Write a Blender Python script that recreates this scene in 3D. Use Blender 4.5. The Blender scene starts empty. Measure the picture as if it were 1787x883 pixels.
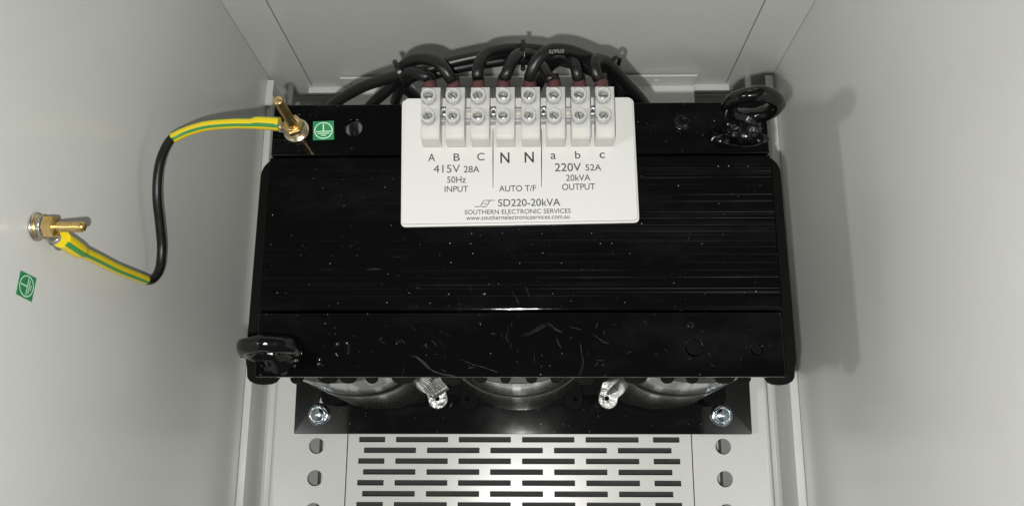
import bpy, bmesh, math, random
from mathutils import Vector, Matrix, Euler, noise as mnoise
random.seed(7)
S = 0.001                                   # everything below is written in millimetres
C = bpy.context.scene.collection
scene = bpy.context.scene

# ------------------------------------------------------------------ camera
CAM = Vector((7.8, 0.0, 750.0)); FPX = 1589.69
ROT = Euler((math.radians(14.7067), math.radians(1.2576), math.radians(0.1478)), 'XYZ')
cd = bpy.data.cameras.new('camera'); cam = bpy.data.objects.new('camera', cd); C.objects.link(cam)
cam.location = CAM*S; cam.rotation_euler = ROT
cd.sensor_fit = 'HORIZONTAL'; cd.sensor_width = 36; cd.lens = FPX/1787*36
cd.clip_start = 0.01; cd.clip_end = 50
scene.camera = cam
RM = ROT.to_matrix()

# ------------------------------------------------------------------ light
w = bpy.data.worlds.new('World'); scene.world = w; w.use_nodes = True
w.node_tree.nodes['Background'].inputs[0].default_value = (1, .98, .93, 1)
w.node_tree.nodes['Background'].inputs[1].default_value = 0.085
def lamp(name, typ, loc, target, energy, color, **k):
    l = bpy.data.lights.new(name, typ); o = bpy.data.objects.new(name, l); C.objects.link(o)
    o.location = Vector(loc)*S
    o.rotation_euler = (Vector(target)-Vector(loc)).to_track_quat('-Z', 'Y').to_euler()
    l.energy = energy; l.color = color
    for a, b in k.items(): setattr(l, a, b)
    return o
lamp('phone_flash', 'SPOT', (-8, -24, 752), (-26, 130, 0), 13.3, (1, .992, .955), shadow_soft_size=.0035,
     spot_size=math.radians(122), spot_blend=1.0)
lamp('room_lamp', 'AREA', (-560, -110, 1010), (60, 150, 150), 2.4, (1, .98, .95), shape='DISK', size=.06)
scene.view_settings.view_transform = 'Standard'; scene.view_settings.look = 'None'
scene.cycles.caustics_reflective = False
scene.view_settings.exposure = 0; scene.view_settings.gamma = 1

# ------------------------------------------------------------------ helpers
def P(u, v, ax, val):
    """the point of the plane axis=val seen at photo pixel (u, v)"""
    r = RM @ Vector((u-893.5, -(v-441.5), -FPX))
    return CAM + r*((val-CAM[ax])/r[ax])
def Z(u, v, z): return P(u, v, 2, z)

def mat(name, col, rough=.5, metal=0, spec=.5, bump=None, coat=0, coat_rough=.1, **extra):
    m = bpy.data.materials.new(name); m.use_nodes = True
    nt = m.node_tree; b = nt.nodes['Principled BSDF']
    b.inputs['Base Color'].default_value = (*col, 1); b.inputs['Roughness'].default_value = rough
    b.inputs['Metallic'].default_value = metal; b.inputs['Specular IOR Level'].default_value = spec
    b.inputs['Coat Weight'].default_value = coat; b.inputs['Coat Roughness'].default_value = coat_rough
    for k, v in extra.items(): b.inputs[k.replace('_', ' ')].default_value = v
    if bump:
        sc, st, dist = bump
        add_bump(nt, b, noise(nt, sc, 3), st, dist)
    return m
def N(nt, t, **k):
    n = nt.nodes.new(t)
    for a, b in k.items(): setattr(n, a, b)
    return n
def coords(nt, scale=(1, 1, 1), kind='Object'):
    tc = N(nt, 'ShaderNodeTexCoord'); mp = N(nt, 'ShaderNodeMapping'); mp.inputs['Scale'].default_value = scale
    nt.links.new(tc.outputs[kind], mp.inputs[0]); return mp.outputs[0]
def noise(nt, scale, detail=2, stretch=(1, 1, 1), rough=.5):
    n = N(nt, 'ShaderNodeTexNoise'); n.inputs['Scale'].default_value = scale; n.inputs['Detail'].default_value = detail
    n.inputs['Roughness'].default_value = rough
    nt.links.new(coords(nt, stretch), n.inputs['Vector']); return n.outputs['Fac']
def add_bump(nt, b, h, st, dist):
    bp = N(nt, 'ShaderNodeBump'); bp.inputs['Strength'].default_value = st; bp.inputs['Distance'].default_value = dist
    nt.links.new(h, bp.inputs['Height'])
    prev = b.inputs['Normal'].links
    if prev: nt.links.new(prev[0].from_socket, bp.inputs['Normal'])
    nt.links.new(bp.outputs[0], b.inputs['Normal'])
def ramp(nt, src, stops):
    r = N(nt, 'ShaderNodeValToRGB'); e = r.color_ramp.elements
    while len(e) < len(stops): e.new(.5)
    for el, (p, c) in zip(e, stops):
        el.position = p; el.color = (*c, 1) if not isinstance(c, (int, float)) else (c, c, c, 1)
    nt.links.new(src, r.inputs[0]); return r.outputs[0]
def math_n(nt, op, a, b=None):
    n = N(nt, 'ShaderNodeMath', operation=op)
    for i, x in enumerate((a, b)):
        if x is None: continue
        if isinstance(x, (int, float)): n.inputs[i].default_value = x
        else: nt.links.new(x, n.inputs[i])
    return n.outputs[0]
def mixc(nt, fac, a, b):
    n = N(nt, 'ShaderNodeMix', data_type='RGBA')
    nt.links.new(fac, n.inputs[0])
    for i, x in ((6, a), (7, b)):
        if isinstance(x, tuple): n.inputs[i].default_value = (*x, 1)
        else: nt.links.new(x, n.inputs[i])
    return n.outputs[2]
def specks(nt, scale, rmax, keep):
    """dust: small dots, one per some of the cells"""
    v = N(nt, 'ShaderNodeTexVoronoi', voronoi_dimensions='2D'); v.inputs['Scale'].default_value = scale
    nt.links.new(coords(nt), v.inputs['Vector'])
    sp = N(nt, 'ShaderNodeSeparateColor'); nt.links.new(v.outputs['Color'], sp.inputs[0])
    rad = math_n(nt, 'MULTIPLY', math_n(nt, 'POWER', sp.outputs[1], 3.0), rmax)
    return math_n(nt, 'MULTIPLY', math_n(nt, 'LESS_THAN', v.outputs['Distance'], rad), math_n(nt, 'MULTIPLY', math_n(nt, 'LESS_THAN', sp.outputs[0], keep), math_n(nt, 'ADD', math_n(nt, 'MULTIPLY', sp.outputs[2], .7), .15)))

class MB:
    def __init__(s): s.bm = bmesh.new(); s.uv = s.bm.loops.layers.uv.new('UVMap')
    def box(s, x0, x1, y0, y1, z0, z1, mi=0):
        vs = [s.bm.verts.new(Vector(p)*S) for p in ((x0,y0,z0),(x1,y0,z0),(x1,y1,z0),(x0,y1,z0),(x0,y0,z1),(x1,y0,z1),(x1,y1,z1),(x0,y1,z1))]
        for f in ((3,2,1,0),(4,5,6,7),(0,1,5,4),(1,2,6,5),(2,3,7,6),(3,0,4,7)):
            s.bm.faces.new([vs[i] for i in f]).material_index = mi
        return vs
    def ring_stack(s, rings, close=True, caps=True, mi=0, smooth=True, vals=None):
        """rings: lists of equal length of world points (mm)"""
        R = [[s.bm.verts.new(Vector(p)*S) for p in r] for r in rings]; n = len(R[0])
        for i in range(len(R)-1):
            for j in range(n if close else n-1):
                f = s.bm.faces.new((R[i][j], R[i][(j+1) % n], R[i+1][(j+1) % n], R[i+1][j]))
                f.smooth = smooth; f.material_index = mi
                a, b = (vals[i], vals[i+1]) if vals else (i, i+1)
                for l, uvv in zip(f.loops, ((j/n, a), ((j+1)/n, a), ((j+1)/n, b), (j/n, b))): l[s.uv].uv = uvv
        if caps:
            for r, rev in ((R[0], True), (R[-1], False)):
                f = s.bm.faces.new(r[::-1] if rev else r); f.material_index = mi
        return R
    def lathe(s, prof, o=(0,0,0), axis=(0,0,1), n=28, mi=0, smooth=True, caps=True, phase=0):
        """prof: (radius, height) pairs along axis from o"""
        q = Vector((0,0,1)).rotation_difference(Vector(axis).normalized()); o = Vector(o)
        rings = [[o + q @ Vector((r*math.cos(2*math.pi*j/n+phase), r*math.sin(2*math.pi*j/n+phase), h)) for j in range(n)] for r, h in prof]
        return s.ring_stack(rings, True, caps, mi, smooth)
    def hexnut(s, r, h0, h1, o, axis, mi=0, phase=0):
        c = .08*r
        s.lathe([(r-c, h0), (r, h0+c), (r, h1-c), (r-c*1.5, h1)], o, axis, 6, mi, False, True, phase)
    def tube(s, pts, rad, n=14, mi=0, step=3.0, caps=True):
        """smooth tube through pts; rad a number or one radius per point"""
        pts = [Vector(p) for p in pts]; rads = rad if isinstance(rad, (list, tuple)) else [rad]*len(pts)
        path, rr = [], []
        for i in range(len(pts)-1):
            p0 = pts[max(i-1, 0)]; p1 = pts[i]; p2 = pts[i+1]; p3 = pts[min(i+2, len(pts)-1)]
            k = max(2, int((p2-p1).length/step))
            for j in range(k):
                t = j/k
                path.append(.5*((2*p1)+(p2-p0)*t+(2*p0-5*p1+4*p2-p3)*t*t+(3*p1-p0-3*p2+p3)*t**3))
                rr.append(rads[i]+(rads[i+1]-rads[i])*t)
        path.append(pts[-1]); rr.append(rads[-1])
        nrm = None; rings = []; L = [0]
        for i, p in enumerate(path):
            t = (path[min(i+1, len(path)-1)]-path[max(i-1, 0)]).normalized()
            if nrm is None: nrm = t.cross(Vector((0,0,1)) if abs(t.z) < .9 else Vector((1,0,0))).normalized()
            nrm = (nrm - t*nrm.dot(t)).normalized(); b = t.cross(nrm)
            rings.append([p+(nrm*math.cos(2*math.pi*j/n)+b*math.sin(2*math.pi*j/n))*rr[i] for j in range(n)])
            if i: L.append(L[-1]+(p-path[i-1]).length)
        s.ring_stack(rings, True, caps, mi, True, L)
        return path
    def torus(s, o, R, r, xa, ya, mi=0, n=40, m=14, squash=1):
        o = Vector(o); xa = Vector(xa).normalized(); ya = Vector(ya).normalized(); za = xa.cross(ya)
        V = [[s.bm.verts.new((o+(xa*math.cos(a)+ya*math.sin(a))*(R+r*math.cos(b))+za*r*squash*math.sin(b))*S)
              for b in [2*math.pi*j/m for j in range(m)]] for a in [2*math.pi*i/n for i in range(n)]]
        for i in range(n):
            for j in range(m):
                f = s.bm.faces.new((V[i][j], V[(i+1) % n][j], V[(i+1) % n][(j+1) % m], V[i][(j+1) % m])); f.smooth = True; f.material_index = mi
    def blob(s, o, rx, ry, rz, mi=0, n=12):
        m = Matrix.Translation(Vector(o)*S) @ Matrix.Diagonal((rx*S, ry*S, rz*S, 1))
        r = bmesh.ops.create_uvsphere(s.bm, u_segments=n, v_segments=max(6, n//2+2), radius=1, matrix=m)
        for v in r['verts']:
            for f in v.link_faces: f.smooth = True; f.material_index = mi
    def mesh(s, me, M=None, mi=None):
        """append another mesh (mm), optionally transformed"""
        k = len(s.bm.verts); kf = len(s.bm.faces)
        s.bm.from_mesh(me); s.bm.verts.ensure_lookup_table(); s.bm.faces.ensure_lookup_table()
        for v in s.bm.verts[k:]: v.co = (M @ v.co if M else v.co)*S
        if mi is not None:
            for f in s.bm.faces[kf:]: f.material_index = mi
        bpy.data.meshes.remove(me)
    def prism(s, outline, z0, z1, mi=0, holes=(), bevel=0, tr=None):
        """flat plate in XY with rounded holes, outline a list of (x, y)"""
        s.mesh(plate_mesh(outline, holes, z1-z0, bevel), (tr or Matrix()) @ Matrix.Translation((0, 0, (z0+z1)/2)), mi)
    def ribbon(s, pts, wd, up=(0,0,1), mi=0):
        """a thin stroke lying on a surface"""
        up = Vector(up); pts = [Vector(p) for p in pts]; L = []
        for i, p in enumerate(pts):
            t = (pts[min(i+1, len(pts)-1)]-pts[max(i-1, 0)]).normalized(); sd = t.cross(up).normalized()*wd*(.5 if 0 < i < len(pts)-1 else .25)
            L.append((s.bm.verts.new((p+sd)*S), s.bm.verts.new((p-sd)*S)))
        for a, b in zip(L, L[1:]):
            s.bm.faces.new((a[0], a[1], b[1], b[0])).material_index = mi
    def build(s, name, mats, parent=None, bevel=0, seg=2, origin=None, angle=35):
        bmesh.ops.recalc_face_normals(s.bm, faces=s.bm.faces)
        me = bpy.data.meshes.new(name)
        off = Vector((0,0,0)) if origin is None else Vector(origin)*S
        if origin is not None:
            for v in s.bm.verts: v.co -= off
        s.bm.to_mesh(me); s.bm.free()
        for m in (mats if isinstance(mats, (list, tuple)) else [mats]): me.materials.append(m)
        o = bpy.data.objects.new(name, me); C.objects.link(o); o.location = off
        if parent is not None:
            o.parent = parent
            base = Vector((0,0,0)); p = parent
            while p is not None: base += p.location; p = p.parent
            o.location = off-base
        if bevel:
            b = o.modifiers.new('bevel', 'BEVEL'); b.width = bevel*S; b.segments = seg; b.limit_method = 'ANGLE'; b.angle_limit = math.radians(angle)
            b.harden_normals = False
        return o

def plate_mesh(outline, holes=(), thick=1, bevel=0):
    cu = bpy.data.curves.new('plate', 'CURVE'); cu.dimensions = '2D'; cu.fill_mode = 'BOTH'
    cu.extrude = max(thick/2-bevel, 1e-4); cu.bevel_depth = bevel; cu.bevel_resolution = 2; cu.offset = -bevel
    for loop in [outline]+list(holes):
        sp = cu.splines.new('POLY'); sp.points.add(len(loop)-1); sp.use_cyclic_u = True
        for p, q in zip(sp.points, loop): p.co = (q[0], q[1], 0, 1)
    return to_mesh(cu)
def to_mesh(cu):
    o = bpy.data.objects.new('tmp', cu); C.objects.link(o); bpy.context.view_layer.update()
    dg = bpy.context.evaluated_depsgraph_get(); me = bpy.data.meshes.new_from_object(o.evaluated_get(dg))
    bpy.data.objects.remove(o); bpy.data.curves.remove(cu); return me
def rrect(x0, x1, y0, y1, r, n=6):
    rs = r if isinstance(r, (list, tuple)) else [r]*4; out = []
    for (cx, cy, a0), q in zip(((x1, y1, 0), (x0, y1, 90), (x0, y0, 180), (x1, y0, 270)), rs):
        sx = -1 if cx == x1 else 1; sy = -1 if cy == y1 else 1
        for i in range(n+1):
            a = math.radians(a0+90*i/n); out.append((cx+sx*q+q*math.cos(a), cy+sy*q+q*math.sin(a)))
    return out
def circ(x, y, r, n=20): return [(x+r*math.cos(2*math.pi*i/n), y+r*math.sin(2*math.pi*i/n)) for i in range(n)]
def thing(name, label, cat, loc=(0,0,0), group=None):
    o = bpy.data.objects.new(name, None); C.objects.link(o); o.location = Vector(loc)*S; o.empty_display_size = .01
    return tag(o, label, cat, group)
def tag(o, label, cat, group=None):
    o['label'] = label; o['category'] = cat
    if group: o['group'] = group
    return o

# ------------------------------------------------------------------ materials
def paint_mat():
    m = mat('grey powder coat', (.66, .657, .635), .26, spec=.45); nt = m.node_tree; b = nt.nodes['Principled BSDF']
    n = noise(nt, 9, 4)
    nt.links.new(ramp(nt, n, [(.3, (.640, .646, .622)), (.7, (.664, .670, .648))]), b.inputs['Base Color'])
    return m
PAINT = paint_mat()
DARKGREY = mat('darker grey steel', (.30, .30, .29), .5, bump=(120, .2, .001))  # rail supports, a darker grey than the paint
GAP = mat('dark gap', (.03, .03, .03), .8)
FILTER = mat('dark filter mat', (.06, .06, .06), .9, bump=(500, .6, .002))
def varnish(name, col, rough, dust=.35, lines=False, orange=.05):
    m = mat(name, col, rough, spec=.3); nt = m.node_tree; b = nt.nodes['Principled BSDF']
    d = specks(nt, 170, .05, dust*.8); d2 = specks(nt, 45, .02, dust*.7)
    d = math_n(nt, 'MAXIMUM', d, d2)
    if lines:
        # scraped lamination edges: long thin lines, more of them towards the right end
        l = noise(nt, 1.0, 1, (1.6, 2100, 1)); l2 = noise(nt, 1.0, 3, (22, 60, 1)); l3 = noise(nt, 1.0, 1, (.01, 330, 1))
        sx = N(nt, 'ShaderNodeSeparateXYZ'); nt.links.new(coords(nt), sx.inputs[0])
        g = N(nt, 'ShaderNodeMapRange'); g.inputs[1].default_value = .0; g.inputs[2].default_value = .10; g.inputs[3].default_value = .10
        nt.links.new(math_n(nt, 'ADD', sx.outputs[0], math_n(nt, 'MULTIPLY', math_n(nt, 'SUBTRACT', l3, .5), .55)), g.inputs[0])
        br = math_n(nt, 'MULTIPLY', ramp(nt, l, [(.62, 0.0), (.74, 1.0)]), g.outputs[0])
        br = math_n(nt, 'MULTIPLY', br, ramp(nt, l2, [(.34, 0.05), (.66, 1.0)]))
        d = math_n(nt, 'MAXIMUM', d, math_n(nt, 'MULTIPLY', br, .2))
    nt.links.new(mixc(nt, d, col, (.42, .42, .40)), b.inputs['Base Color'])
    rr = ramp(nt, noise(nt, 40, 4), [(.35, max(.05, rough-.03)), (.7, rough+min(.03, rough*.25))])
    mx = N(nt, 'ShaderNodeMix', data_type='FLOAT'); nt.links.new(d, mx.inputs[0]); nt.links.new(rr, mx.inputs[2]); mx.inputs[3].default_value = .7
    nt.links.new(mx.outputs[0], b.inputs['Roughness'])
    add_bump(nt, b, noise(nt, 260, 3), orange, .0006)
    sm = noise(nt, 14, 5, (1, 2.2, 1), .65); col2 = tuple(c*3.2+.001 for c in col)
    src = b.inputs['Base Color'].links[0].from_socket
    mm = N(nt, 'ShaderNodeMix', data_type='RGBA', blend_type='LIGHTEN'); mm.inputs[0].default_value = 1
    nt.links.new(src, mm.inputs[6]); nt.links.new(ramp(nt, sm, [(.5, col), (.75, col2)]), mm.inputs[7]); nt.links.new(mm.outputs[2], b.inputs['Base Color'])
    if lines: add_bump(nt, b, noise(nt, 1.0, 2, (1, 1600, 1)), .10, .0004); add_bump(nt, b, noise(nt, 700, 2), .10, .0003)
    return m
VARN = varnish('black varnish', (.0015, .0015, .0016), .08, .42)
CORE = varnish('black varnished laminations', (.0016, .0016, .0017), .06, .6, True, .03)
LUMPY = mat('lumpy black varnish', (.004, .004, .004), .1, spec=.45, bump=(330, .9, .0022))
EYEM = mat('thick black varnish', (.003, .003, .003), .13, spec=.4, bump=(130, .22, .0025))
BOARD = mat('black insulation board', (.0028, .0027, .0026), .65, spec=.08, bump=(300, .1, .001))
SCUFF = mat('scuffed varnish', (.021, .021, .020), .5)
SCUFF2 = mat('faint scuff', (.016, .016, .0155), .55)
FOOT = varnish('black foot varnish', (.0045, .0045, .0045), .055, .8, False, .004)
def coil_mat(name, col, rough, metal, st):
    m = mat(name, col, rough, metal, spec=.6, coat=.8, coat_rough=.1); nt = m.node_tree; b = nt.nodes['Principled BSDF']
    add_bump(nt, b, noise(nt, 1, 2, (12, 12, 420)), st, .0016)
    c2 = tuple(x*.7 for x in col)
    nt.links.new(ramp(nt, noise(nt, 1, 3, (25, 25, 300)), [(.3, c2), (.65, col)]), b.inputs['Base Color'])
    return m
COIL = coil_mat('varnished winding', (.062, .060, .053), .2, 0, .12)
GLINT = coil_mat('bright winding glint', (.26, .255, .24), .28, .6, .35)  # lighter metal colour that paints the specular glint on the coil sides
LUGM = mat('tinned lug and tab glint', (.36, .36, .35), .36, .75, bump=(170, .6, .004))  # bare metal on the ring lugs; on the coil tabs, a painted reflection
WHITE = mat('white label plastic', (.57, .57, .55), .38, bump=(60, .02, .001))
INK = mat('grey ink', (.045, .045, .043), .6)
INKB = mat('black ink', (.02, .02, .02), .5)
PLAST = mat('natural nylon', (.83, .815, .765), .32, Subsurface_Weight=.8, Subsurface_Radius=(1, .9, .75), Subsurface_Scale=.006, Transmission_Weight=.42, IOR=1.3)
ZINC = mat('zinc screw', (.55, .56, .57), .34, .95, bump=(700, .3, .001))
BLUEZ = mat('blue zinc bolt', (.58, .66, .72), .22, 1, bump=(160, .35, .002))
SLOTM = mat('screw slot', (.05, .05, .05), .6)
def brass_mat():
    m = mat('yellow passivated steel', (.80, .60, .28), .3, .95, bump=(300, .2, .001)); nt = m.node_tree
    nt.links.new(ramp(nt, noise(nt, 160, 3), [(.3, (.66, .42, .13)), (.5, (.80, .58, .25)), (.72, (.74, .50, .30))]), nt.nodes['Principled BSDF'].inputs['Base Color'])
    return m
BRASS = brass_mat()
WASH = mat('plain washer', (.70, .63, .54), .25, 1, bump=(300, .2, .001))
WIRE = mat('black cable rubber', (.0052, .0049, .0051), .38, spec=.4, bump=(350, .1, .001))
WIREG = mat('glossy black cable', (.010, .010, .010), .16, bump=(200, .08, .001))
SHRINK = mat('maroon heat shrink', (.065, .022, .022), .5, bump=(300, .3, .001))
TIE = mat('black nylon tie', (.008, .008, .008), .3, spec=.25)
PRINT = mat('grey cable print', (.22, .22, .21), .6)
GREEN = mat('green sticker vinyl', (.030, .23, .095), .35)
PALE = mat('pale sticker ink', (.55, .78, .58), .4)
def stripes():
    m = mat('green and yellow sleeve', (.8, .6, .02), .32, bump=(250, .12, .001)); nt = m.node_tree
    uv = N(nt, 'ShaderNodeUVMap'); sx = N(nt, 'ShaderNodeSeparateXYZ'); nt.links.new(uv.outputs[0], sx.inputs[0])
    f = math_n(nt, 'FRACT', math_n(nt, 'ADD', math_n(nt, 'MULTIPLY', sx.outputs[0], 4.0), .22))
    nt.links.new(ramp(nt, f, [(.0, (.74, .56, .015)), (.58, (.74, .56, .015)), (.62, (.05, .25, .06)), (.96, (.05, .25, .06)), (1, (.74, .56, .015))]), nt.nodes['Principled BSDF'].inputs['Base Color'])
    return m
SLEEVE = stripes()

# ------------------------------------------------------------------ the cabinet
XL, XR, YB, ZT, YF = -225.0, 220.0, 355.0, 430.0, -170.0
cab = thing('electrical_cabinet', 'light grey painted sheet steel cabinet interior around the black transformer', 'cabinet', (0, 100, -36))
def panel(x0, x1, y0, y1, z0, z1, name, bevel=.6): b = MB(); b.box(x0, x1, y0, y1, z0, z1); return b.build(name, PAINT, cab, bevel)
panel(XL-2, XL, YF, YB+4, -34, ZT, 'side_panel'); panel(XR, XR+2, YF, YB+4, -34, ZT, 'side_panel')
# back: two frame strips, the panel between them, and the fold along its foot
for x0, x1 in ((XL+.2, -191.2), (183.2, XR-.2)):
    b = MB(); b.box(x0, x1, YB, YB+3, -9, ZT); b.build('back_frame', PAINT, cab, .5)
b = MB(); b.box(-190.3, 182.3, YB+.4, YB+3, -9, ZT)
b.build('back_panel', PAINT, cab, .4)
b = MB(); b.box(XL+.2, XR-.2, YB+3.2, YB+4.4, -9, ZT); b.build('back_lining', GAP, cab)
b = MB(); b.box(XL+.2, XR-.2, YB+2, YB+3.6, -34, -11.6); b.build('back_skirt', PAINT, cab)
b = MB(); b.box(-195, 186, YB-5, YB+2.8, -11.4, -9.3)
b.build('back_fold', PAINT, cab, .4)
# rear bracket: upright and shelf
b = MB(); b.box(-161, 153, YB-3.4, YB-1.6, -8.9, 16); b.box(-161, 153, YB-26, YB-3.4, -4.5, -3)
for x in (-120, 118): b.lathe([(2.2, 0), (2.2, .6), (1.2, 1.2)], (x, YB-3.4, 8), (0, -1, 0), 12)
b.build('rear_bracket', PAINT, cab, .5)
# tray: lip, channel and the raised edge of the platform, one folded sheet per side
def tray(sgn, edge, lipi, plat):
    prof = [(edge, -34), (edge, 15), (lipi, 15), (lipi, -31), (lipi-sgn*2.5, -33.5), (plat+sgn*5, -33.5), (plat+sgn*2.2, -31), (plat+sgn*1.2, -4), (plat+sgn*.4, -1.4), (plat-sgn*1.4, -.2), (plat-sgn*3.5, 0)]
    b = MB(); rings = [[(x, y, z) for x, z in prof] for y in (YF, YB-18)]
    b.ring_stack(rings, False, False)
    o = b.build('edge_channel', PAINT, cab)
    so = o.modifiers.new('sheet', 'SOLIDIFY'); so.thickness = .8*S; so.offset = 0
    bv = o.modifiers.new('bevel', 'BEVEL'); bv.width = .9*S; bv.segments = 3; bv.limit_method = 'ANGLE'; bv.angle_limit = math.radians(40)
tray(-1, XL+.6, -219.4, -203); tray(1, XR-.6, 213.6, 198)
# platform: two drilled rails and the slotted plate between
for x0, x1, hx in ((-199.6, -142.4, -167.0), (136.1, 194.6, 160.8)):
    b = MB(); b.prism(rrect(x0, x1, YF, YB-28, .3, 1), -1.6, .35, 0, [circ(hx, 36+25.3*k, 6.2, 28) for k in range(-7, 12)], .25)
    b.build('drilled_rail', PAINT, cab)
cols_a = [(626.9, 672.2), (691.3, 782), (800.8, 891.5), (911.3, 1002.3), (1022.1, 1114.4), (1139.6, 1185.6)]
cols_b = [(635.3, 725.9), (745.4, 836.7), (855.9, 947.2), (967, 1059), (1078.5, 1171.9)]
slots = []
for k in range(-12, 14):
    y = 41.2-8.48*k
    if not YF+8 < y < 250: continue
    for a, c in (cols_a if k % 2 == 0 else cols_b):
        vv = 767 if k % 2 == 0 else 786
        slots.append(rrect(Z(a, vv, 0).x, Z(c, vv, 0).x, y-2.1, y+2.1, .35, 2))
b = MB(); b.prism(rrect(-141.6, 135.3, YF, YB-28, .3, 1), -1.6, .35, 0, slots, .2)
b.build('slotted_vent_plate', PAINT, cab)
b = MB(); b.box(-141, 135, YF, YB-28, -25, -24); b.build('filter_mat', FILTER, cab)
for x0, x1, xv in ((-199, -169.6, -171.2), (163.4, 194, 163.4)):
    b = MB(); b.box(x0, x1, YF, YB-28, -22, -20.6); b.box(xv, xv+1.6, YF, YB-28, -33, -22.2); b.build('rail_support', DARKGREY, cab)
b = MB(); b.box(XL+1, XR-1, YF, YB+2, -36, -34.6); b.build('bottom_sheet', PAINT, cab)
# little posts and tabs in the rear corners
for u, v in ((506, 148), (1306, 133)):
    p = P(u, v, 1, YB-2); b = MB(); b.lathe([(2.7, 0), (2.7, 19), (2.3, 20)], (p.x, YB-1, p.z-2.7), (0, -1, 0)); b.build('corner_pin', PAINT, cab)
for q in (((466.5, 140), (478.7, 140), (473.5, 185), (461.5, 185)), ((1335, 132), (1348, 132), (1351, 166), (1338, 166))):
    b = MB(); b.ring_stack([[Z(u, v, z) for u, v in q] for z in (16.5, 18)], smooth=False); b.build('corner_tab', PAINT, cab, .4)

# ------------------------------------------------------------------ the transformer
H = 235.0
tr = thing('transformer', 'large black varnished three coil transformer bolted to the slotted plate', 'transformer', (0, 148, 12))
ZF = 12.0
# yoke
b = MB(); b.ring_stack([[(x, y, z) for y, z in ((101.0, 182), (101.0, H-.7), (101.6, H+.42), (102.2, H+.54), (102.8, H+.59), (194.2, H+.6), (195, H-.2), (195, 182))] for x in (-150, 150)], True, True, smooth=False)
def scratch(mb, pix, z, wd=.22):
    # a scuff: an uneven main stroke and a fainter broken companion
    pts = [Z(u, v, z) for u, v in pix]; fine = []
    for a, c in zip(pts, pts[1:]):
        k = max(2, int((c-a).length/1.2))
        fine += [a+(c-a)*(i/k)+Vector((random.uniform(-.12, .12), random.uniform(-.12, .12), 0)) for i in range(k)]
    fine.append(pts[-1]); i = 0
    while i < len(fine)-1:
        n = random.randint(3, 7); seg = fine[i:i+n+1]
        if len(seg) > 1 and random.random() < .85: mb.ribbon(seg, wd*random.uniform(.18, .7), mi=random.choice((1, 1, 2)))
        i += n-random.choice((0, 1))
    off = Vector((random.uniform(.4, 1.1), random.uniform(-.8, .8), 0))
    if len(fine) > 6: mb.ribbon([p+off for p in fine[len(fine)//3:]], wd*.3, mi=2)
for m in ([(700, 447), (694, 449), (686, 449)], [(820, 498), (822, 510)], [(893, 508), (900, 520), (905, 530)], [(917, 500), (922, 512), (925, 522)], [(612, 421), (624, 424)], [(607, 428), (614, 434)], [(640, 470), (662, 470)], [(560, 470), (580, 471)], [(1200, 405), (1206, 410)], [(1290, 420), (1288, 428)], [(1203, 413), (1200, 420)], [(1090, 338), (1094, 340)], [(620, 447), (626, 444)], [(1250, 500), (1258, 503)], [(488, 420), (500, 426)]):
    scratch(b, m, H+.68, .3)
for k in range(60):
    u = random.uniform(470, 1340); v = random.uniform(400, 536); a = random.uniform(0, 3.14); q = random.uniform(1, 5)
    b.ribbon([Z(u, v, H+.68), Z(u+q*math.cos(a), v+q*math.sin(a)*.6, H+.68)], random.uniform(.1, .3), mi=2)
b.build('laminated_yoke', [CORE, SCUFF, SCUFF2], tr)
# clamps, with their real holes
def clamp(y0, y1, web, holes, marks):
    b = MB(); b.prism(rrect(-150, 150, y0, y1, .6, 2), H-4, H, 0, [circ(x, y, r, 24) for x, y, r in holes], .45)
    b.box(-149.5, 149.5, web-2, web+2, 186, H-4.2)
    for m in marks: scratch(b, m[1], H+.06, m[0])
    for k in range(45):
        u = random.uniform(480, 1350); v = random.uniform(*((190, 262) if y0 > 150 else (560, 645))); a = random.gauss(.3, .9); q = random.uniform(1.5, 11)
        b.ribbon([Z(u, v, H+.05), Z(u+q*math.cos(a)*.6, v+q*math.sin(a)*.6, H+.05), Z(u+q*math.cos(a+.2), v+q*math.sin(a+.2), H+.05)], random.uniform(.06, .2), mi=2)
    return b.build('top_clamp', [VARN, SCUFF, SCUFF2], tr)
rear_marks = [(.35, [(905, 214), (906, 217)])]
front_marks = [
 (.35, [(718, 619), (726, 623), (735, 630), (745, 640), (756, 647), (775, 653), (795, 656)]), (.25, [(724, 621), (734, 626), (742, 634), (748, 642)]),
 (.22, [(753, 594), (758, 598), (763, 605)]), (.22, [(765, 595), (772, 602), (776, 607)]), (.2, [(786, 606), (787, 615), (785, 624)]),
 (.2, [(800, 626), (825, 635), (850, 642), (868, 649)]), (.22, [(886, 580), (883, 589), (888, 597)]), (.2, [(888, 568), (885, 575), (890, 580)]), (.22, [(875, 581), (877, 590)]),
 (.2, [(908, 587), (930, 577), (950, 564)]), (.2, [(915, 588), (938, 577), (952, 568)]), (.28, [(942, 557), (957, 565), (968, 574), (980, 580)]),
 (.28, [(971, 590), (975, 599), (979, 606)]), (.3, [(932, 617), (933, 626), (932, 634)]), (.25, [(994, 570), (1004, 573), (1015, 575)]), (.22, [(1027, 577), (1040, 586), (1052, 596), (1062, 598)]),
 (.25, [(994, 592), (998, 587)]), (.25, [(1013, 600), (1015, 615), (1016, 630), (1014, 645), (1010, 655)]), (.25, [(1041, 628), (1055, 629)]), (.25, [(1028, 557), (1028, 567)]),
 (.2, [(1026, 612), (1027, 620)]), (.3, [(843, 601), (843, 606)]), (.4, [(817, 642), (822, 643)]), (.3, [(1067, 564), (1075, 568)]), (.2, [(836, 561), (839, 569)]),
]
clamp(196.4, 229.4, 198.4, [(-100.6, 214.3, 5.2), (-147.2, 204, .8)], rear_marks)
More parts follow.
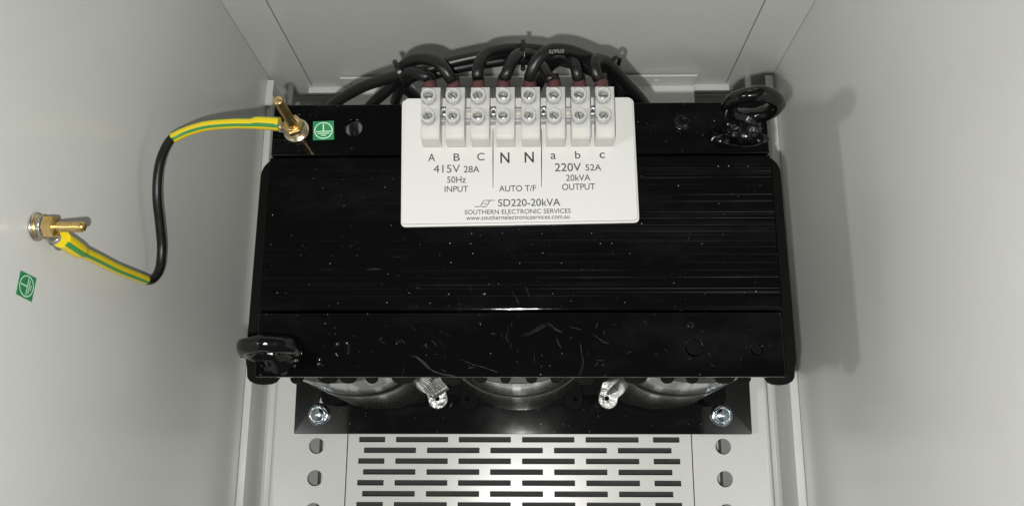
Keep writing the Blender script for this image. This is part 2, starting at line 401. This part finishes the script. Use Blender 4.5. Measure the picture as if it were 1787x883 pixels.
clamp(63.0, 99.6, 97.6, [(99.4, 79.3, 5.0), (134.8, 78.3, 3.6)], front_marks)
# plugged holes and bolt ends on the clamps
b = MB(); x, y, _ = Z(597, 608, H); b.lathe([(5.0, -1), (5.0, .12), (4.6, .3), (4.2, .1), (.1, .14)], (x, y, H)); b.build('hole_plug', VARN, tr)
b = MB(); x, y, _ = Z(1190, 215, H); b.lathe([(5.0, -1), (5.0, .5), (4.0, .9), (3.4, .3), (.1, .5)], (x, y, H)); b.build('hole_plug', EYEM, tr)
for u, v, r in ((1204, 568, 2.2), (770, 578, .9), (557, 627, 1.5), (1226, 236, .9), (729, 501, 1.5), (1086, 536, .8), (1188, 541, .9)):
    b = MB(); x, y, _ = Z(u, v, H); b.blob((x, y, H), r*1.1, r, r*.5); b.blob((x+r*.5, y+r*.7, H), r*.5, r*.4, r*.5); b.build('varnish_drip', VARN, tr)
b = MB()
for k in range(46):
    u = random.uniform(700, 1090); v = random.choice((random.gauss(537, 5), random.gauss(540, 3))); x, y, _ = Z(u, v, H)
    r = random.uniform(.12, .42); b.blob((x, y, H+.3), r*1.4, r, r*.7, 0, 8)
b.build('varnish_grit', VARN, tr)['kind'] = 'stuff'
b = MB(); p, q = Z(619, 236, 216), Z(616, 205, 216); b.tube([(p.x+4, p.y-16, 205), p, q], 3.1, 14); b.build('winding_lead', WIREG, tr)
# lifting eyes
def eye(x, y, tilt, lumpy, back=.04):
    b = MB(); m = [EYEM, LUMPY]
    xa = Vector((math.cos(tilt), math.sin(tilt), 0)); up = Vector((.0, back, 1)).normalized()
    b.lathe([(10, -.5), (10, 1.6), (8.6, 3.2), (6.2, 6.5), (5.0, 9.5), (.5, 12)], (x, y, H), (0, 0, 1), 32)
    b.torus((x, y+.5+back*18, H+22.3), 13.5, 4.6, xa, up, 0, 56, 18)
    for v in b.bm.verts:                       # uneven varnish on the ring
        if v.co.z > (H+6)*S: v.co += mnoise.noise_vector(v.co*110+Vector((x, y, 0)))*.9*S + mnoise.noise_vector(v.co*330)*.35*S
    if lumpy:
        for k in range(26):
            a = random.uniform(0, 6.28); r = random.uniform(6, 11); b.blob((x+r*math.cos(a), y+r*math.sin(a)*.8-1, H+random.uniform(.2, 4)), random.uniform(1, 2.6), random.uniform(1, 2.2), random.uniform(.8, 2.0), 1)
        for dx in (-13, 13): b.blob((x+dx*.9-2, y-10, H), 4.5, 3.4, 1.5)
        b.tube([(x-14, y-12, H), (x-4, y-14.8, H), (x+8, y-13.4, H), (x+12, y-9, H)], [.6, .8, .8, .5], 8)
        for dx, dy, dz, q in ((-6, -4, 3, 5), (4, -5, 2.5, 5.5), (0, -1, 9, 5.5), (-9, 2, 7, 4), (9, 1, 8, 4), (0, -8, 1, 5), (-12, 0, 12, 3.5), (11, 0, 13, 3.2)): b.blob((x+dx, y+dy, H+dz), q, q*.8, q*.8, 1)
    else:
        for dx, dy, dz, q in ((8, -2, 1, 3.5), (10, 1, 3, 3), (-6, -7, .5, 3), (3, -9, .5, 2.6), (12, 3, 12, 2.4), (13, 0, 16, 1.5), (-15, -3, 22, 1.2)): b.blob((x+dx, y+dy, H+dz), q, q*.8, q*.6, 1)
    return b.build('lifting_eye', m, tr)
eye(136.5, 215.5, -.03, True, .07); eye(-136.0, 74.5, .03, False)
# scalloped end boards
def scallop(name, z0, z1, bumps, yb, x0=-162, x1=162, y1=203, deep=60):
    """board whose front edge carries round teeth; bumps: (x0, x1, y of the tip)"""
    out = [(x1, y1-12)]+[(x1-12+12*math.cos(a), y1-12+12*math.sin(a)) for a in [math.radians(15*i) for i in range(1, 7)]]
    out += [(x0+12-12*math.sin(a), y1-12+12*math.cos(a)) for a in [math.radians(15*i) for i in range(0, 7)]]
    out += [(x0-.6, 76)]
    for a, c, yt in bumps:
        n = 8; out.append((a, yb))
        for i in range(n+1):
            t = math.pi*i/n; out.append(((a+c)/2-(c-a)/2*(abs(math.cos(t))**.75)*(1 if t < math.pi/2 else -1), yb-(yb-yt)*math.sin(t)**.6))
        out.append((c, yb))
    out += [(x1+.6, 76)]
    clean = []
    for p in out:
        if not clean or (Vector(p)-Vector(clean[-1])).length > .05: clean.append(p)
    b = MB(); b.prism(clean, z0, z1, 0, (), .4); return b.build(name, BOARD, tr)
pixb = [(441, 487, 670), (504, 528, 669), (552, 590, 668), (590, 622, 668), (636, 659, 668), (680, 725, 668.5), (767, 808, 670.5), (827, 851, 667.5), (871, 893, 667.5), (916, 939, 667.5), (959, 982, 667.5), (1004, 1041, 670), (1088, 1133, 668.5), (1153, 1179, 668), (1198, 1221, 668), (1246, 1286, 668), (1289, 1313, 669), (1335, 1387, 670.5)]
bumps = [(Z(a, 664, 214).x, Z(c, 664, 214).x, Z(900, v, 214).y) for a, c, v in pixb]
bumps[0] = (-161.5, bumps[0][1], bumps[0][2]); bumps[-1] = (bumps[-1][0], 161.5, bumps[-1][2])
scallop('end_board', 209, 214, bumps, 71)
bump2 = [(x-9, x+9, 66) for x in (-150, -118, -84, -28, 0, 28, 84, 118, 150)]
scallop('end_board', 26, 30, bump2, 74, -158, 158, 236)
# coils
def stadium(cx, cy, hx, hy, n=72, p=2.25):
    out = []
    for i in range(n):
        a = 2*math.pi*i/n; c, s_ = math.cos(a), math.sin(a)
        x = hx*abs(c)**(2/p)*(1 if c > 0 else -1); y = abs(s_)**(2/p)*hx*(1 if s_ > 0 else -1)
        out.append((cx+x, cy+y+(hy-hx)*(1 if s_ >= 0 else -1)))
    return out
def coil(cx, yfront=62.5, patch=0):
    cy = (yfront+212)/2; hy = cy-yfront
    b = MB()
    for z0, z1 in ((31, 126.5), (142, 208)):
        prof = [(z0, -.5), (z0+.4, 0), (z0+1.4, .05), (z1-1.4, .05), (z1-.4, 0), (z1, -.5)]
        b.ring_stack([[(x, y, z) for x, y in stadium(cx, cy, 53+d, hy+d)] for z, d in prof])
    o = b.build('coil', COIL, tr)
    b = MB(); b.ring_stack([[(x, y, z) for x, y in stadium(cx, cy, 52.4, hy-.6)] for z in (126, 142.5)])  # black band flush between the windings, painting the shade of their gap
    b.build('gap_shade', BOARD, o)
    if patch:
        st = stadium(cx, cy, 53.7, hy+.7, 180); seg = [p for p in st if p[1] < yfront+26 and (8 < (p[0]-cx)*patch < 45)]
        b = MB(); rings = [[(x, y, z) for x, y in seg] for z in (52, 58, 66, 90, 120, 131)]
        b.ring_stack(rings, False, False); pt = b.build('winding_glint', GLINT, o)
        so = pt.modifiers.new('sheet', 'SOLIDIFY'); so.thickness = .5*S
    return o
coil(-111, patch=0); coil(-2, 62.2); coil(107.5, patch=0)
# painted coil glints and the tabs between the coils
def lug(ux, vb, m, label=None, z=30.5, wd=7.6, ang=0, name='terminal_tab', hole=(0, 0)):
    x, y, _ = Z(ux, vb, z); L = 34
    out = [(-wd+.6, L), (-wd, 8)]+[(-wd*math.cos(a), 7.5-7.5*math.sin(a)**.9) for a in [math.pi*i/12 for i in range(13)]]+[(wd, 8), (wd-.6, L)]
    b = MB(); b.prism(out[::-1], 0, 3.2, 0, [circ(hole[0], 7+hole[1], 1.5, 16)], .6, Matrix.Translation((x, y, z)) @ Matrix.Rotation(ang, 4, 'Z'))
    o = b.build(name, m, tr)
    if label: o['label'] = label
    return o
lug(769, 713, LUGM, 'tab beside the left coil, its glossy reflection coloured silver', ang=.28, hole=(-.3, 1.0)); lug(817, 716, BOARD, 'black rounded tab left of the middle coil', ang=-.10, hole=(-1.5, 1.6))  # silver tabs: a glossy reflection put into the metal colour
lug(1057, 713, LUGM, 'tab beside the right coil, its glossy reflection coloured silver', ang=-.25, hole=(-1, .8)); lug(1003, 716, BOARD, 'black rounded tab right of the middle coil', ang=.10, hole=(1.5, 1.6))
def turns(path, zz, wd):
    """added silvery ridges standing in for the flash glint on a coil side"""
    b = MB()
    for k in range(9):
        off = Vector((path[2][0], path[2][1], 0))*k
        b.tube([Vector((path[0][0], path[0][1], zz+k*.7+random.uniform(-.25, .25)))+off, Vector((path[1][0], path[1][1], zz+k*.7+random.uniform(-.25, .25)))+off], wd, 8)
    return b.build('winding_glint', GLINT, tr)
pa, pb = Z(738, 668, 62), Z(758, 694, 62); turns(((pa.x, pa.y), (pb.x, pb.y), (1.35, .72)), 60, 1.15)
pa, pb = Z(1079, 664, 62), Z(1060, 688, 62); turns(((pa.x, pa.y), (pb.x, pb.y), (1.35, .55)), 60, 1.2)
# foot plate, bent slightly down to the front
def foot():
    b = MB(); y0, y1 = 45.0, 96.0
    sl = []
    for x in (-163.2, 158.0):
        sl.append([(x-3.4, 56), (x+3.4, 56), (x+3.0, 66), (x+1.2, 73), (x+.4, 74), (x-.4, 74), (x-1.2, 72)][::-1])
    b.prism(rrect(-183.5, 181.8, y0, y1, .8, 2), -4, 0, 0, sl, .4)
    for v in b.bm.verts:                       # the bend
        y = v.co.y/S
        if y < 84: v.co.z -= (84-y)*math.tan(math.radians(3.5))*S
        v.co.z += (ZF+1.3)*S
    b.box(-183, 181, 92, 96, ZF+1.5, 26)
    for u, v, r in ((858, 709, 1.6), (862, 712, .9), (726, 713, 1.0), (750, 720, 1.1), (791, 720, 1.1), (952, 717, 1.2), (1008, 720, 1.2), (1094, 709, 1.1), (1140, 722, .9), (1252, 700, .8), (626, 712, .8)):
        x, y, z = Z(u, v, ZF-.8); b.blob((x, y, z), r*1.1, r*1.2, r)
    return b.build('foot_plate', FOOT, tr)
foot()

# ------------------------------------------------------------------ bolts that hold the foot down
def foot_bolt(u, v, label, phase):
    p = Z(u, v, 20); t = thing('mounting_bolt', label, 'bolt', (p.x, p.y, ZF-2), 'bolts holding the foot plate')
    q = Vector((p.x, p.y, ZF-1.2)); ax = (0, -.05, 1)
    b = MB(); b.lathe([(4.5, 0), (9.0, 0), (9.2, .7), (9.0, 1.6), (4.5, 1.7)], q, ax, 36); b.build('washer', BLUEZ, t)
    b = MB(); b.lathe([(8.4, 1.7), (8.4, 2.6), (6.9, 3.4)], q, ax, 32); b.hexnut(7.3, 3.2, 8.2, q, ax, 0, phase)
    b.lathe([(5.4, 8.1), (5.2, 8.5), (.2, 8.9)], q, ax, 24); b.build('head', BLUEZ, t)
foot_bolt(553, 722, 'shiny zinc bolt through the left end of the black foot plate', .2)
foot_bolt(1262, 723, 'shiny zinc bolt through the right end of the black foot plate', .5)

# ------------------------------------------------------------------ label plate
ZL = H+4.2
lp = [Z(706, 172, ZL), Z(700, 391, ZL), Z(1113, 384, ZL), Z(1103, 170, ZL)]
def round_quad(q, r, n=5):
    out = []
    for i, p in enumerate(q):
        a = (q[i-1]-p).normalized(); c = (q[(i+1) % len(q)]-p).normalized()
        for k in range(n+1):
            t = k/n; out.append(tuple(p+a*r*(1-t)**2+c*r*t**2)[:2])
    return out
b = MB(); b.prism(round_quad(lp, 3.0), H+2.0, ZL, 0, (), .35)
lq = [Z(701.5, 175, H+2), Z(699.5, 396.5, H+2), Z(1116, 388.5, H+2), Z(1105.5, 172, H+2)]
b.prism(round_quad(lq, 3.2), H+.7, H+2.2, 0, (), .3)
plate = tag(b.build('rating_plate', WHITE, None, origin=(0, 190, H+1)), 'white plastic rating plate lettered in grey under the terminal block', 'label')
ZI = ZL+.05
b = MB()
def text(mb, s, u0, v0, u1, v1, h, mi=0, bold=.06, ZI=ZL+.05):
    cu = bpy.data.curves.new('t', 'FONT'); cu.body = s; cu.size = 10; cu.extrude = .02; cu.offset = bold
    cu2 = bpy.data.curves.new('t', 'FONT'); cu2.body = 'H'; cu2.size = 10
    m2 = to_mesh(cu2); cap = max(v.co.y for v in m2.vertices); bpy.data.meshes.remove(m2)
    me = to_mesh(cu); xs = [v.co.x for v in me.vertices]; x0, x1 = min(xs), max(xs)
    A, B = Z(u0, v0, ZI), Z(u1, v1, ZI); U = Z((u0+u1)/2, (v0+v1)/2-h, ZI); hh = (U-(A+B)/2).length
    d = B-A; ang = math.atan2(d.y, d.x)
    M = Matrix.Translation(A) @ Matrix.Rotation(ang, 4, 'Z') @ Matrix.Diagonal((d.length/(x1-x0), hh/cap, 1, 1)) @ Matrix.Translation((-x0, 0, 0))
    mb.mesh(me, M, mi)
text(b, 'A', 747, 281.7, 759.4, 281.5, 13); text(b, 'B', 791.5, 281.2, 802.4, 281, 12.7); text(b, 'C', 832.8, 280.2, 845.5, 280, 12.7)
text(b, 'N', 873.2, 284.9, 889.2, 284.6, 18.2, 1, .12); text(b, 'N', 915.6, 283.9, 931.8, 283.6, 18, 1, .12)
text(b, 'a', 961, 277.8, 970.3, 277.6, 14); text(b, 'b', 1003.8, 276.9, 1013.2, 276.6, 12.8); text(b, 'c', 1046.4, 276.2, 1055.8, 276, 14)
text(b, '415V', 756.5, 301.8, 802.7, 301.2, 13.4, 0, 0); text(b, '28A', 809.3, 301.3, 836.8, 301, 11)
text(b, '50Hz', 780, 319.2, 813, 319, 10.7); text(b, 'INPUT', 775.7, 335.1, 816.9, 334.8, 10)
text(b, 'AUTO T/F', 871, 334.5, 935.3, 333.6, 10.2)
text(b, '220V', 968.3, 299.2, 1014.2, 298.6, 13.6); text(b, '52A', 1021.8, 298, 1049.5, 297.6, 10.6)
text(b, '20kVA', 987.9, 315.9, 1030.5, 315.4, 10.6); text(b, 'OUTPUT', 981, 331.8, 1038.6, 331, 10.6)
text(b, 'SD220-20kVA', 869.3, 360.2, 978, 359.0, 12.2)
text(b, 'SOUTHERN ELECTRONIC SERVICES', 810.8, 374.4, 996, 371.8, 7.7)
text(b, 'www.southernelectronicservices.com.au', 813.5, 384.1, 994, 381.6, 7.6)
for u, v0, v1 in ((860.3, 226, 328), (945, 226, 326.5)): b.ribbon([Z(u, v0, ZI), Z(u, (v0+v1)/2, ZI), Z(u, v1, ZI)], .62, mi=1)
lg = lambda *q: b.ribbon([Z(800+x/8.51, 335+y/8.51, ZI+.02*i) for i, (x, y) in enumerate(q)], .55, mi=0)
lg((238, 220), (280, 219), (325, 218)); lg((322, 220), (350, 174), (378, 127)); lg((372, 127), (460, 127), (548, 126)); lg((472, 127), (442, 174), (410, 222)); lg((338, 221), (375, 221), (412, 220)); lg((372, 173), (395, 173), (418, 172))
for u, v in ((723, 328), (848, 262), (1068, 297), (736, 312), (1030, 362)):
    p = Z(u, v, ZI); b.lathe([(.14, -.03), (.12, .02)], p, n=6)
b.build('lettering', [INK, INKB], plate)

# ------------------------------------------------------------------ terminal block
ZB0 = ZL+.3
tb = thing('terminal_block', 'translucent white eight pole screw terminal block on the white plate', 'terminal block', (0, 214, ZL))
px_pole = [750.5, 793.5, 837, 881, 925.3, 969.3, 1013, 1055.3]
xp = [Z(u, 195, 255).x for u in px_pole]
for i, x in enumerate(xp):
    ys = .0-.006*x; y_r, y_f = 224.3+ys*.3, 211.4+ys*.3; x += .4
    b = MB(); y0, y1 = 199.3+ys*.3, 231.0+ys*.3
    outline = [(y0, ZB0), (y0, 252.5), (y0+1.2, 254.2), (y0+6, 255), (y1, 255), (y1, ZB0)]
    b.ring_stack([[(xx, yy, zz) for yy, zz in outline] for xx in (x-5.7, x+5.4)], True, True, smooth=False)
    for yy, r in ((y_r, 4.3), (y_f, 4.1)):
        b.lathe([(r, 252), (r, 259.8), (r-.4, 260.3), (r-.9, 260.3), (r-1.25, 259.7), (r-1.3, 254)], (x-1.3, yy, 0), (0, 0, 1), 28, caps=False)
    po = b.build('terminal', PLAST, tb, .8, 3)
    for yy in (y_r, y_f):
        b = MB(); a = random.uniform(0, 3.14); c = Vector((x-1.3, yy, 0))
        b.lathe([(2.5, 255.1), (2.5, 256.4), (2.1, 256.8), (.05, 256.9)], c, (0, 0, 1), 20)
        d = Vector((math.cos(a), math.sin(a), 0)); n = Vector((-d.y, d.x, 0))
        b.ring_stack([[c+d*s1*2.3+n*s2*.35+Vector((0, 0, zz)) for s1, s2 in ((-1, -1), (1, -1), (1, 1), (-1, 1))] for zz in (256.5, 257.0)], mi=1, smooth=False)
        b.build('screw', [ZINC, SLOTM], po)
b = MB()
for i in range(7):
    xm = (xp[i]+xp[i+1])/2+.4
    b.box(xp[i]+5.6, xp[i+1]-5.1, 213.4, 222.0, ZB0, 246)
    b.lathe([(3.4, ZB0), (3.4, 247.6), (3.0, 248), (1.7, 248), (1.6, 243)], (xm, 217.8, 0), (0, 0, 1), 24, caps=False)
b.build('joining_web', PLAST, tb, .3)
b = MB()
BEIGE = mat('beige plastic', (.56, .50, .42), .6)
for i in (1, 3, 5):
    b = MB(); xm = (xp[i]+xp[i+1])/2+.4; b.lathe([(1.9, 243.0), (1.9, 247.2), (.1, 247.3)], (xm, 217.8, 0), (0, 0, 1), 16); b.build('hole_plug', BEIGE, tb)
spots = {0: 'small zinc screw between poles A and B of the terminal block', 2: 'small zinc screw between poles C and N of the terminal block', 4: 'small zinc screw between poles N and a of the terminal block', 6: 'small zinc screw between poles b and c of the terminal block'}
for i, lab in spots.items():
    xm = (xp[i]+xp[i+1])/2+.4
    b = MB(); b.lathe([(3.3, 248.05), (3.4, 248.5), (3.0, 249.6), (2.2, 250.4), (1.5, 250.6), (1.35, 249.4), (.1, 249.2)], (xm, 217.8, 0), (0, 0, 1), 24)
    b.lathe([(1.3, 249.45), (.05, 249.5)], (xm, 217.8, 0), (0, 0, 1), 4, 1, False, False)
    tag(b.build('fixing_screw', [ZINC, SLOTM], None, origin=(xm, 217.8, 247.6)), lab, 'screw', 'screws fixing the terminal block')

# ------------------------------------------------------------------ cables behind the block
def wire(name, lab, collar, path, rad=3.6, mi=WIRE):
    """collar: pixel of the heat shrink; path: (u, v, z)"""
    x, y, _ = Z(*collar, 246)
    p0 = Vector((x, 229.0, 247)); c1 = Vector((x, 240.5, 247.2))
    t = thing(name, lab, 'cable', (x, 233, 247), 'cables plugged into the terminal block')
    pts = [p0, Vector((x, 236, 247.1)), c1]+[Z(*q) for q in path]
    b = MB(); b.tube(pts, rad, 14, 0, 2.5); o = b.build('insulation', mi, t)
    d = (Z(*path[0])-c1); d.z = 0; d = d.normalized(); e = c1-Vector((0, 2.2, 0))+d*3
    b = MB(); b.tube([Vector((x, 232.0, 247)), Vector((x, 235.4, 247.1)), Vector((x+d.x*.4, 237.6, 247.2))], [rad+.62, rad+.62, rad+.5], 18, 0, 1.2); b.build('heat_shrink_collar', SHRINK, t)
    return t, o
wire('cable', 'black cable from pole A bending left into the bundle', (751, 150), [(742, 134, 249), (724, 126, 246), (701, 131, 238), (669, 140, 228), (636, 151, 217), (602, 169, 203), (580, 184, 190), (560, 205, 160)])
wire('cable', 'black cable from pole B arching over its neighbour to the left', (792, 149), [(786, 138, 251), (776, 122, 254), (760, 108, 253), (738, 103, 249), (716, 107, 243), (702, 119, 236), (694, 140, 226), (675, 159, 213), (650, 181, 200), (630, 205, 170)])
wire('cable', 'black cable from pole C curving up to the middle tie', (835, 148), [(833, 131, 250), (838, 108, 250), (852, 93, 246), (880, 87, 240), (912, 86, 234), (940, 88, 228), (985, 100, 222), (1030, 116, 216), (1062, 126, 210), (1086, 148, 203), (1108, 176, 192), (1125, 205, 160)])
wire('cable', 'black cable from the left pole N leaning right to the middle tie', (879, 147), [(882, 134, 251), (890, 115, 252), (900, 99, 248), (914, 94, 238), (945, 100, 226), (985, 108, 216), (1030, 123, 206), (1060, 150, 196), (1075, 190, 170)])
wire('cable', 'black printed cable arching from the right pole N to the right', (924, 147), [(925, 134, 252), (931, 117, 256), (943, 99, 258), (963, 87, 257), (990, 88, 252), (1018, 97, 246), (1044, 109, 238), (1067, 118, 231), (1092, 145, 217), (1113, 167, 206), (1124, 181, 196), (1140, 205, 165)])
wire('cable', 'black cable from pole a running left behind the other cables', (967, 147), [(960, 138, 247), (950, 123, 243), (938, 110, 236), (914, 104, 228), (880, 106, 222), (859, 109, 220), (832, 113, 218), (790, 121, 216), (757, 130, 216), (728, 132, 220), (703, 139, 222), (700, 148, 218), (720, 165, 206), (745, 190, 180)])
wire('cable', 'black cable from pole b looping back down behind the block', (1011, 147), [(1008, 135, 251), (1005, 119, 252), (997, 108, 250), (985, 104, 244), (971, 108, 237), (958, 118, 230), (946, 136, 222), (936, 156, 212), (930, 180, 190)])
wire('cable', 'black cable from pole c folding over the right tie', (1049, 148), [(1043, 136, 249), (1038, 121, 251), (1037, 110, 250), (1043, 104, 246), (1054, 106, 240), (1064, 114, 233), (1069, 132, 222), (1074, 152, 210), (1080, 172, 200), (1090, 200, 170)])
lt = thing('cable', 'long black cable running behind the others through all three ties', 'cable', Z(905, 92, 226), 'cables plugged into the terminal block')
b = MB(); b.tube([Z(*q) for q in ((690, 178, 190), (700, 152, 214), (722, 133, 224), (760, 117, 228), (810, 104, 229), (860, 95, 229), (905, 91, 228), (960, 93, 224), (1015, 104, 220), (1055, 120, 216), (1078, 142, 208), (1096, 178, 192))], 3.6, 14, 0, 2.5); b.build('insulation', WIRE, lt)
# print on the arching cable
b = MB(); text(b, '076670', 984, 86.5, 958, 87.5, -6.5, 0, 0, 260.9)
pr = [o for o in C.objects if o.get('label', '').startswith('black printed cable')][0]
b.build('printed_mark', PRINT, pr)
def tie(pix, z, rx, ry, axis_pix, lab):
    p = Z(*pix, z); q = Z(*axis_pix, z); ax = (q-p).normalized()
    xa = ax.cross(Vector((0, 0, 1))).normalized(); ya = ax.cross(xa).normalized()
    b = MB(); n = 40
    rings = []
    for i in range(n+1):
        a = 2*math.pi*i/n; c = p+xa*rx*math.cos(a)+ya*ry*math.sin(a); o_ = (xa*math.cos(a)+ya*math.sin(a))
        rings.append([c+ax*s1*1.3+o_*s2*.5 for s1, s2 in ((-1, -1), (1, -1), (1, 1), (-1, 1))])
    b.ring_stack(rings, True, False, smooth=False)
    c = p+xa*(rx+1.2); b.blob(c, 1.6, 1.6, 1.6)
    tag(b.build('cable_tie', TIE, None, .2, origin=p), lab, 'cable tie', 'ties round the cable bundles')
tie((698, 131), 233, 8.2, 10.5, (690, 134), 'black nylon tie round the left bundle of cables')
tie((913, 95), 237, 8.6, 8.6, (921, 95), 'black nylon tie round the middle of the cables')
tie((1066, 121), 225, 8.0, 12.0, (1074, 128), 'black nylon tie round the right bundle of cables')

# ------------------------------------------------------------------ earth studs, cable and stickers
def threads(mb, o, ax, r, h0, h1, pitch=1.5, mi=0):
    prof = [(r*.82, h0)]; h = h0+.1
    while h < h1-1.2: prof += [(r*.76, h), (r, h+pitch*.5)]; h += pitch
    prof += [(r*.84, h), (r*.8, h1-.4), (r*.55, h1), (.1, h1+.05)]
    mb.lathe(prof, o, ax, 24, mi)
def stud(o, ax, length, lab, r=3.0, nuts=1, seat=10, phase=0, scale=1.0):
    o = Vector(o); ax = Vector(ax).normalized(); t = thing('earth_stud', lab, 'earth stud', o, 'brass coloured earth studs')
    b = MB(); threads(b, o, ax, r, 0, length); b.build('threaded_rod', BRASS, t)
    b = MB(); b.lathe([(r, .05), (7.6*scale, .05), (7.9*scale, .5), (7.6*scale, 1.3), (r, 1.4)], o, ax, 40); b.build('washer', WASH, t)
    b = MB(); b.lathe([(r, 1.45), (6.6*scale, 1.45), (6.8*scale, 2.0), (6.5*scale, 2.7), (r, 2.8)], o, ax, 40); b.build('washer', BRASS, t)
    h = 4.7
    for k in range(nuts):
        b = MB(); b.hexnut(6.3*scale, h, h+5.0, o, ax, 0, phase+k*.35); b.lathe([(4.6*scale, h+5.0), (4.4*scale, h+5.25), (r, h+5.25)], o, ax, 24); b.build('nut', BRASS, t); h += 5.2
    return o, ax
so, sa = stud((-135.4, 212.4, H), (-.015, .05, 1), 41, 'upright brass coloured stud with nut on the black transformer clamp', nuts=1, phase=.3, scale=1.02, r=2.85)
wo = P(62, 396, 0, XL)
best = min((((P(149, 392, 0, XL+k*.5)-Vector((XL+k*.5, wo.y, wo.z))).length, XL+k*.5) for k in range(20, 100)))
wo2, wa = stud(wo, (1, 0, 0), best[1]-XL, 'sideways brass coloured stud with nut on the left cabinet wall', nuts=1, phase=.25, scale=.88, r=2.7)
print('stud length', best, wo)
ec = thing('earth_cable', 'black earth cable with green and yellow sleeved ends joining the two studs', 'cable', (-205, 170, 245))
l1 = so+sa*4.2; s1 = [Z(488, 217, 243), Z(470, 215.5, 243), Z(448, 214.5, 243), Z(438, 216, 243), Z(405, 216, 243), Z(360, 220, 242), Z(325, 230, 241), P(300, 242, 0, -209)]
b = MB(); b.tube(s1, [4.2, 4.2, 4.1, 3.3, 3.2, 3.15, 3.1, 3.1], 20, 0, 2); b.build('striped_sleeve', SLEEVE, ec)
core = [s1[-2], s1[-1], P(285, 266, 0, -211), P(276, 300, 0, -213), P(274, 345, 0, -214), P(279, 395, 0, -214.5), P(282, 435, 0, -215), P(278, 470, 0, -215.5), P(267, 487, 0, -216), P(254, 489, 0, -216.5), P(235, 481, 0, -216.8)]
b = MB(); b.tube(core, 2.65, 16, 0, 2); b.build('insulation', WIRE, ec)
s2 = [P(254, 488.5, 0, -216.5), P(230, 479, 0, -216.8), P(200, 467, 0, -217), P(170, 452, 0, -217), P(145, 440, 0, -217), P(138, 437, 0, -217), P(124, 428, 0, -217), P(106, 416, 0, -217.5)]
b = MB(); b.tube(s2, [2.95, 3.0, 3.0, 3.05, 3.1, 4.0, 4.25, 4.3], 20, 0, 2); b.build('striped_sleeve', SLEEVE, ec)
def ring_lug(o, ax, toward, z_off, R=6.4):
    """flat ring terminal on the stud with a barrel reaching into the sleeve"""
    o = Vector(o); ax = Vector(ax).normalized(); d = Vector(toward)-(o+ax*z_off); d -= ax*d.dot(ax); L = d.length; d.normalize(); n = ax.cross(d)
    b = MB(); M = Matrix((( d.x, n.x, ax.x, o.x+ax.x*z_off), (d.y, n.y, ax.y, o.y+ax.y*z_off), (d.z, n.z, ax.z, o.z+ax.z*z_off), (0, 0, 0, 1)))
    out = [(R*math.cos(a), R*math.sin(a)) for a in [math.radians(35+290*i/30) for i in range(31)]]+[(L*.75, -3.4), (L+1, -3.4), (L+1, 3.4), (L*.75, 3.4)]
    b.mesh(plate_mesh(out, [circ(0, 0, 3.15, 24)], 1.7, .25), M)
    b.lathe([(3.0, L*.8), (3.1, L+6)], o+ax*(z_off+1.0), d, 20)
    return b.build('ring_lug', LUGM, ec)
ring_lug(so, sa, s1[0], 3.75); ring_lug(wo, wa, s2[-1], 3.75, 5.6)

def sticker(name, q, nrm, lab):
    """q: top left, top right, bottom right, bottom left of the symbol"""
    nrm = Vector(nrm); a, bq, c, d = [Vector(p) for p in q]
    f = lambda x, y, h: (a*(1-x)*y+bq*x*y+c*x*(1-y)+d*(1-x)*(1-y))+nrm*h
    b = MB(); sq = ((0, 0), (1, 0), (1, 1), (0, 1))
    b.ring_stack([[f(x, y, h) for x, y in sq] for h in (.02, .3)], smooth=False)
    o = tag(b.build(name, GREEN, None, origin=f(.5, .5, 0)), lab, 'sticker', 'green earth symbol stickers')
    b = MB()
    for r0, r1, h0 in ((.395, .445, .34),):
        n = 48; rings = [[f(.5+r*math.cos(2*math.pi*i/n), .5+r*math.sin(2*math.pi*i/n), h0) for i in range(n)] for r in (r0, r1)]
        b.ring_stack(rings, True, False)
    for x0, x1, y0, y1 in ((.47, .53, .475, .86), (.14, .86, .425, .475), (.22, .78, .32, .37), (.38, .62, .215, .265)):
        b.ring_stack([[f(x0, y0, .34), f(x1, y0, .34)], [f(x0, y1, .34), f(x1, y1, .34)]], False, False, smooth=False)
    b.build('earth_symbol', PALE, o)
sticker('earth_sticker', [Z(546.5, 213, H+.1), Z(582.5, 211.5, H+.1), Z(583, 244, H+.1), Z(546.5, 245.5, H+.1)], (0, 0, 1), 'small green earth symbol sticker on the black clamp beside the stud')
sticker('earth_sticker', [P(27.3, 513, 0, XL), P(35.4, 471.9, 0, XL), P(62.7, 485.5, 0, XL), P(54.5, 526.7, 0, XL)], (1, 0, 0), 'small green earth symbol sticker on the grey cabinet wall')
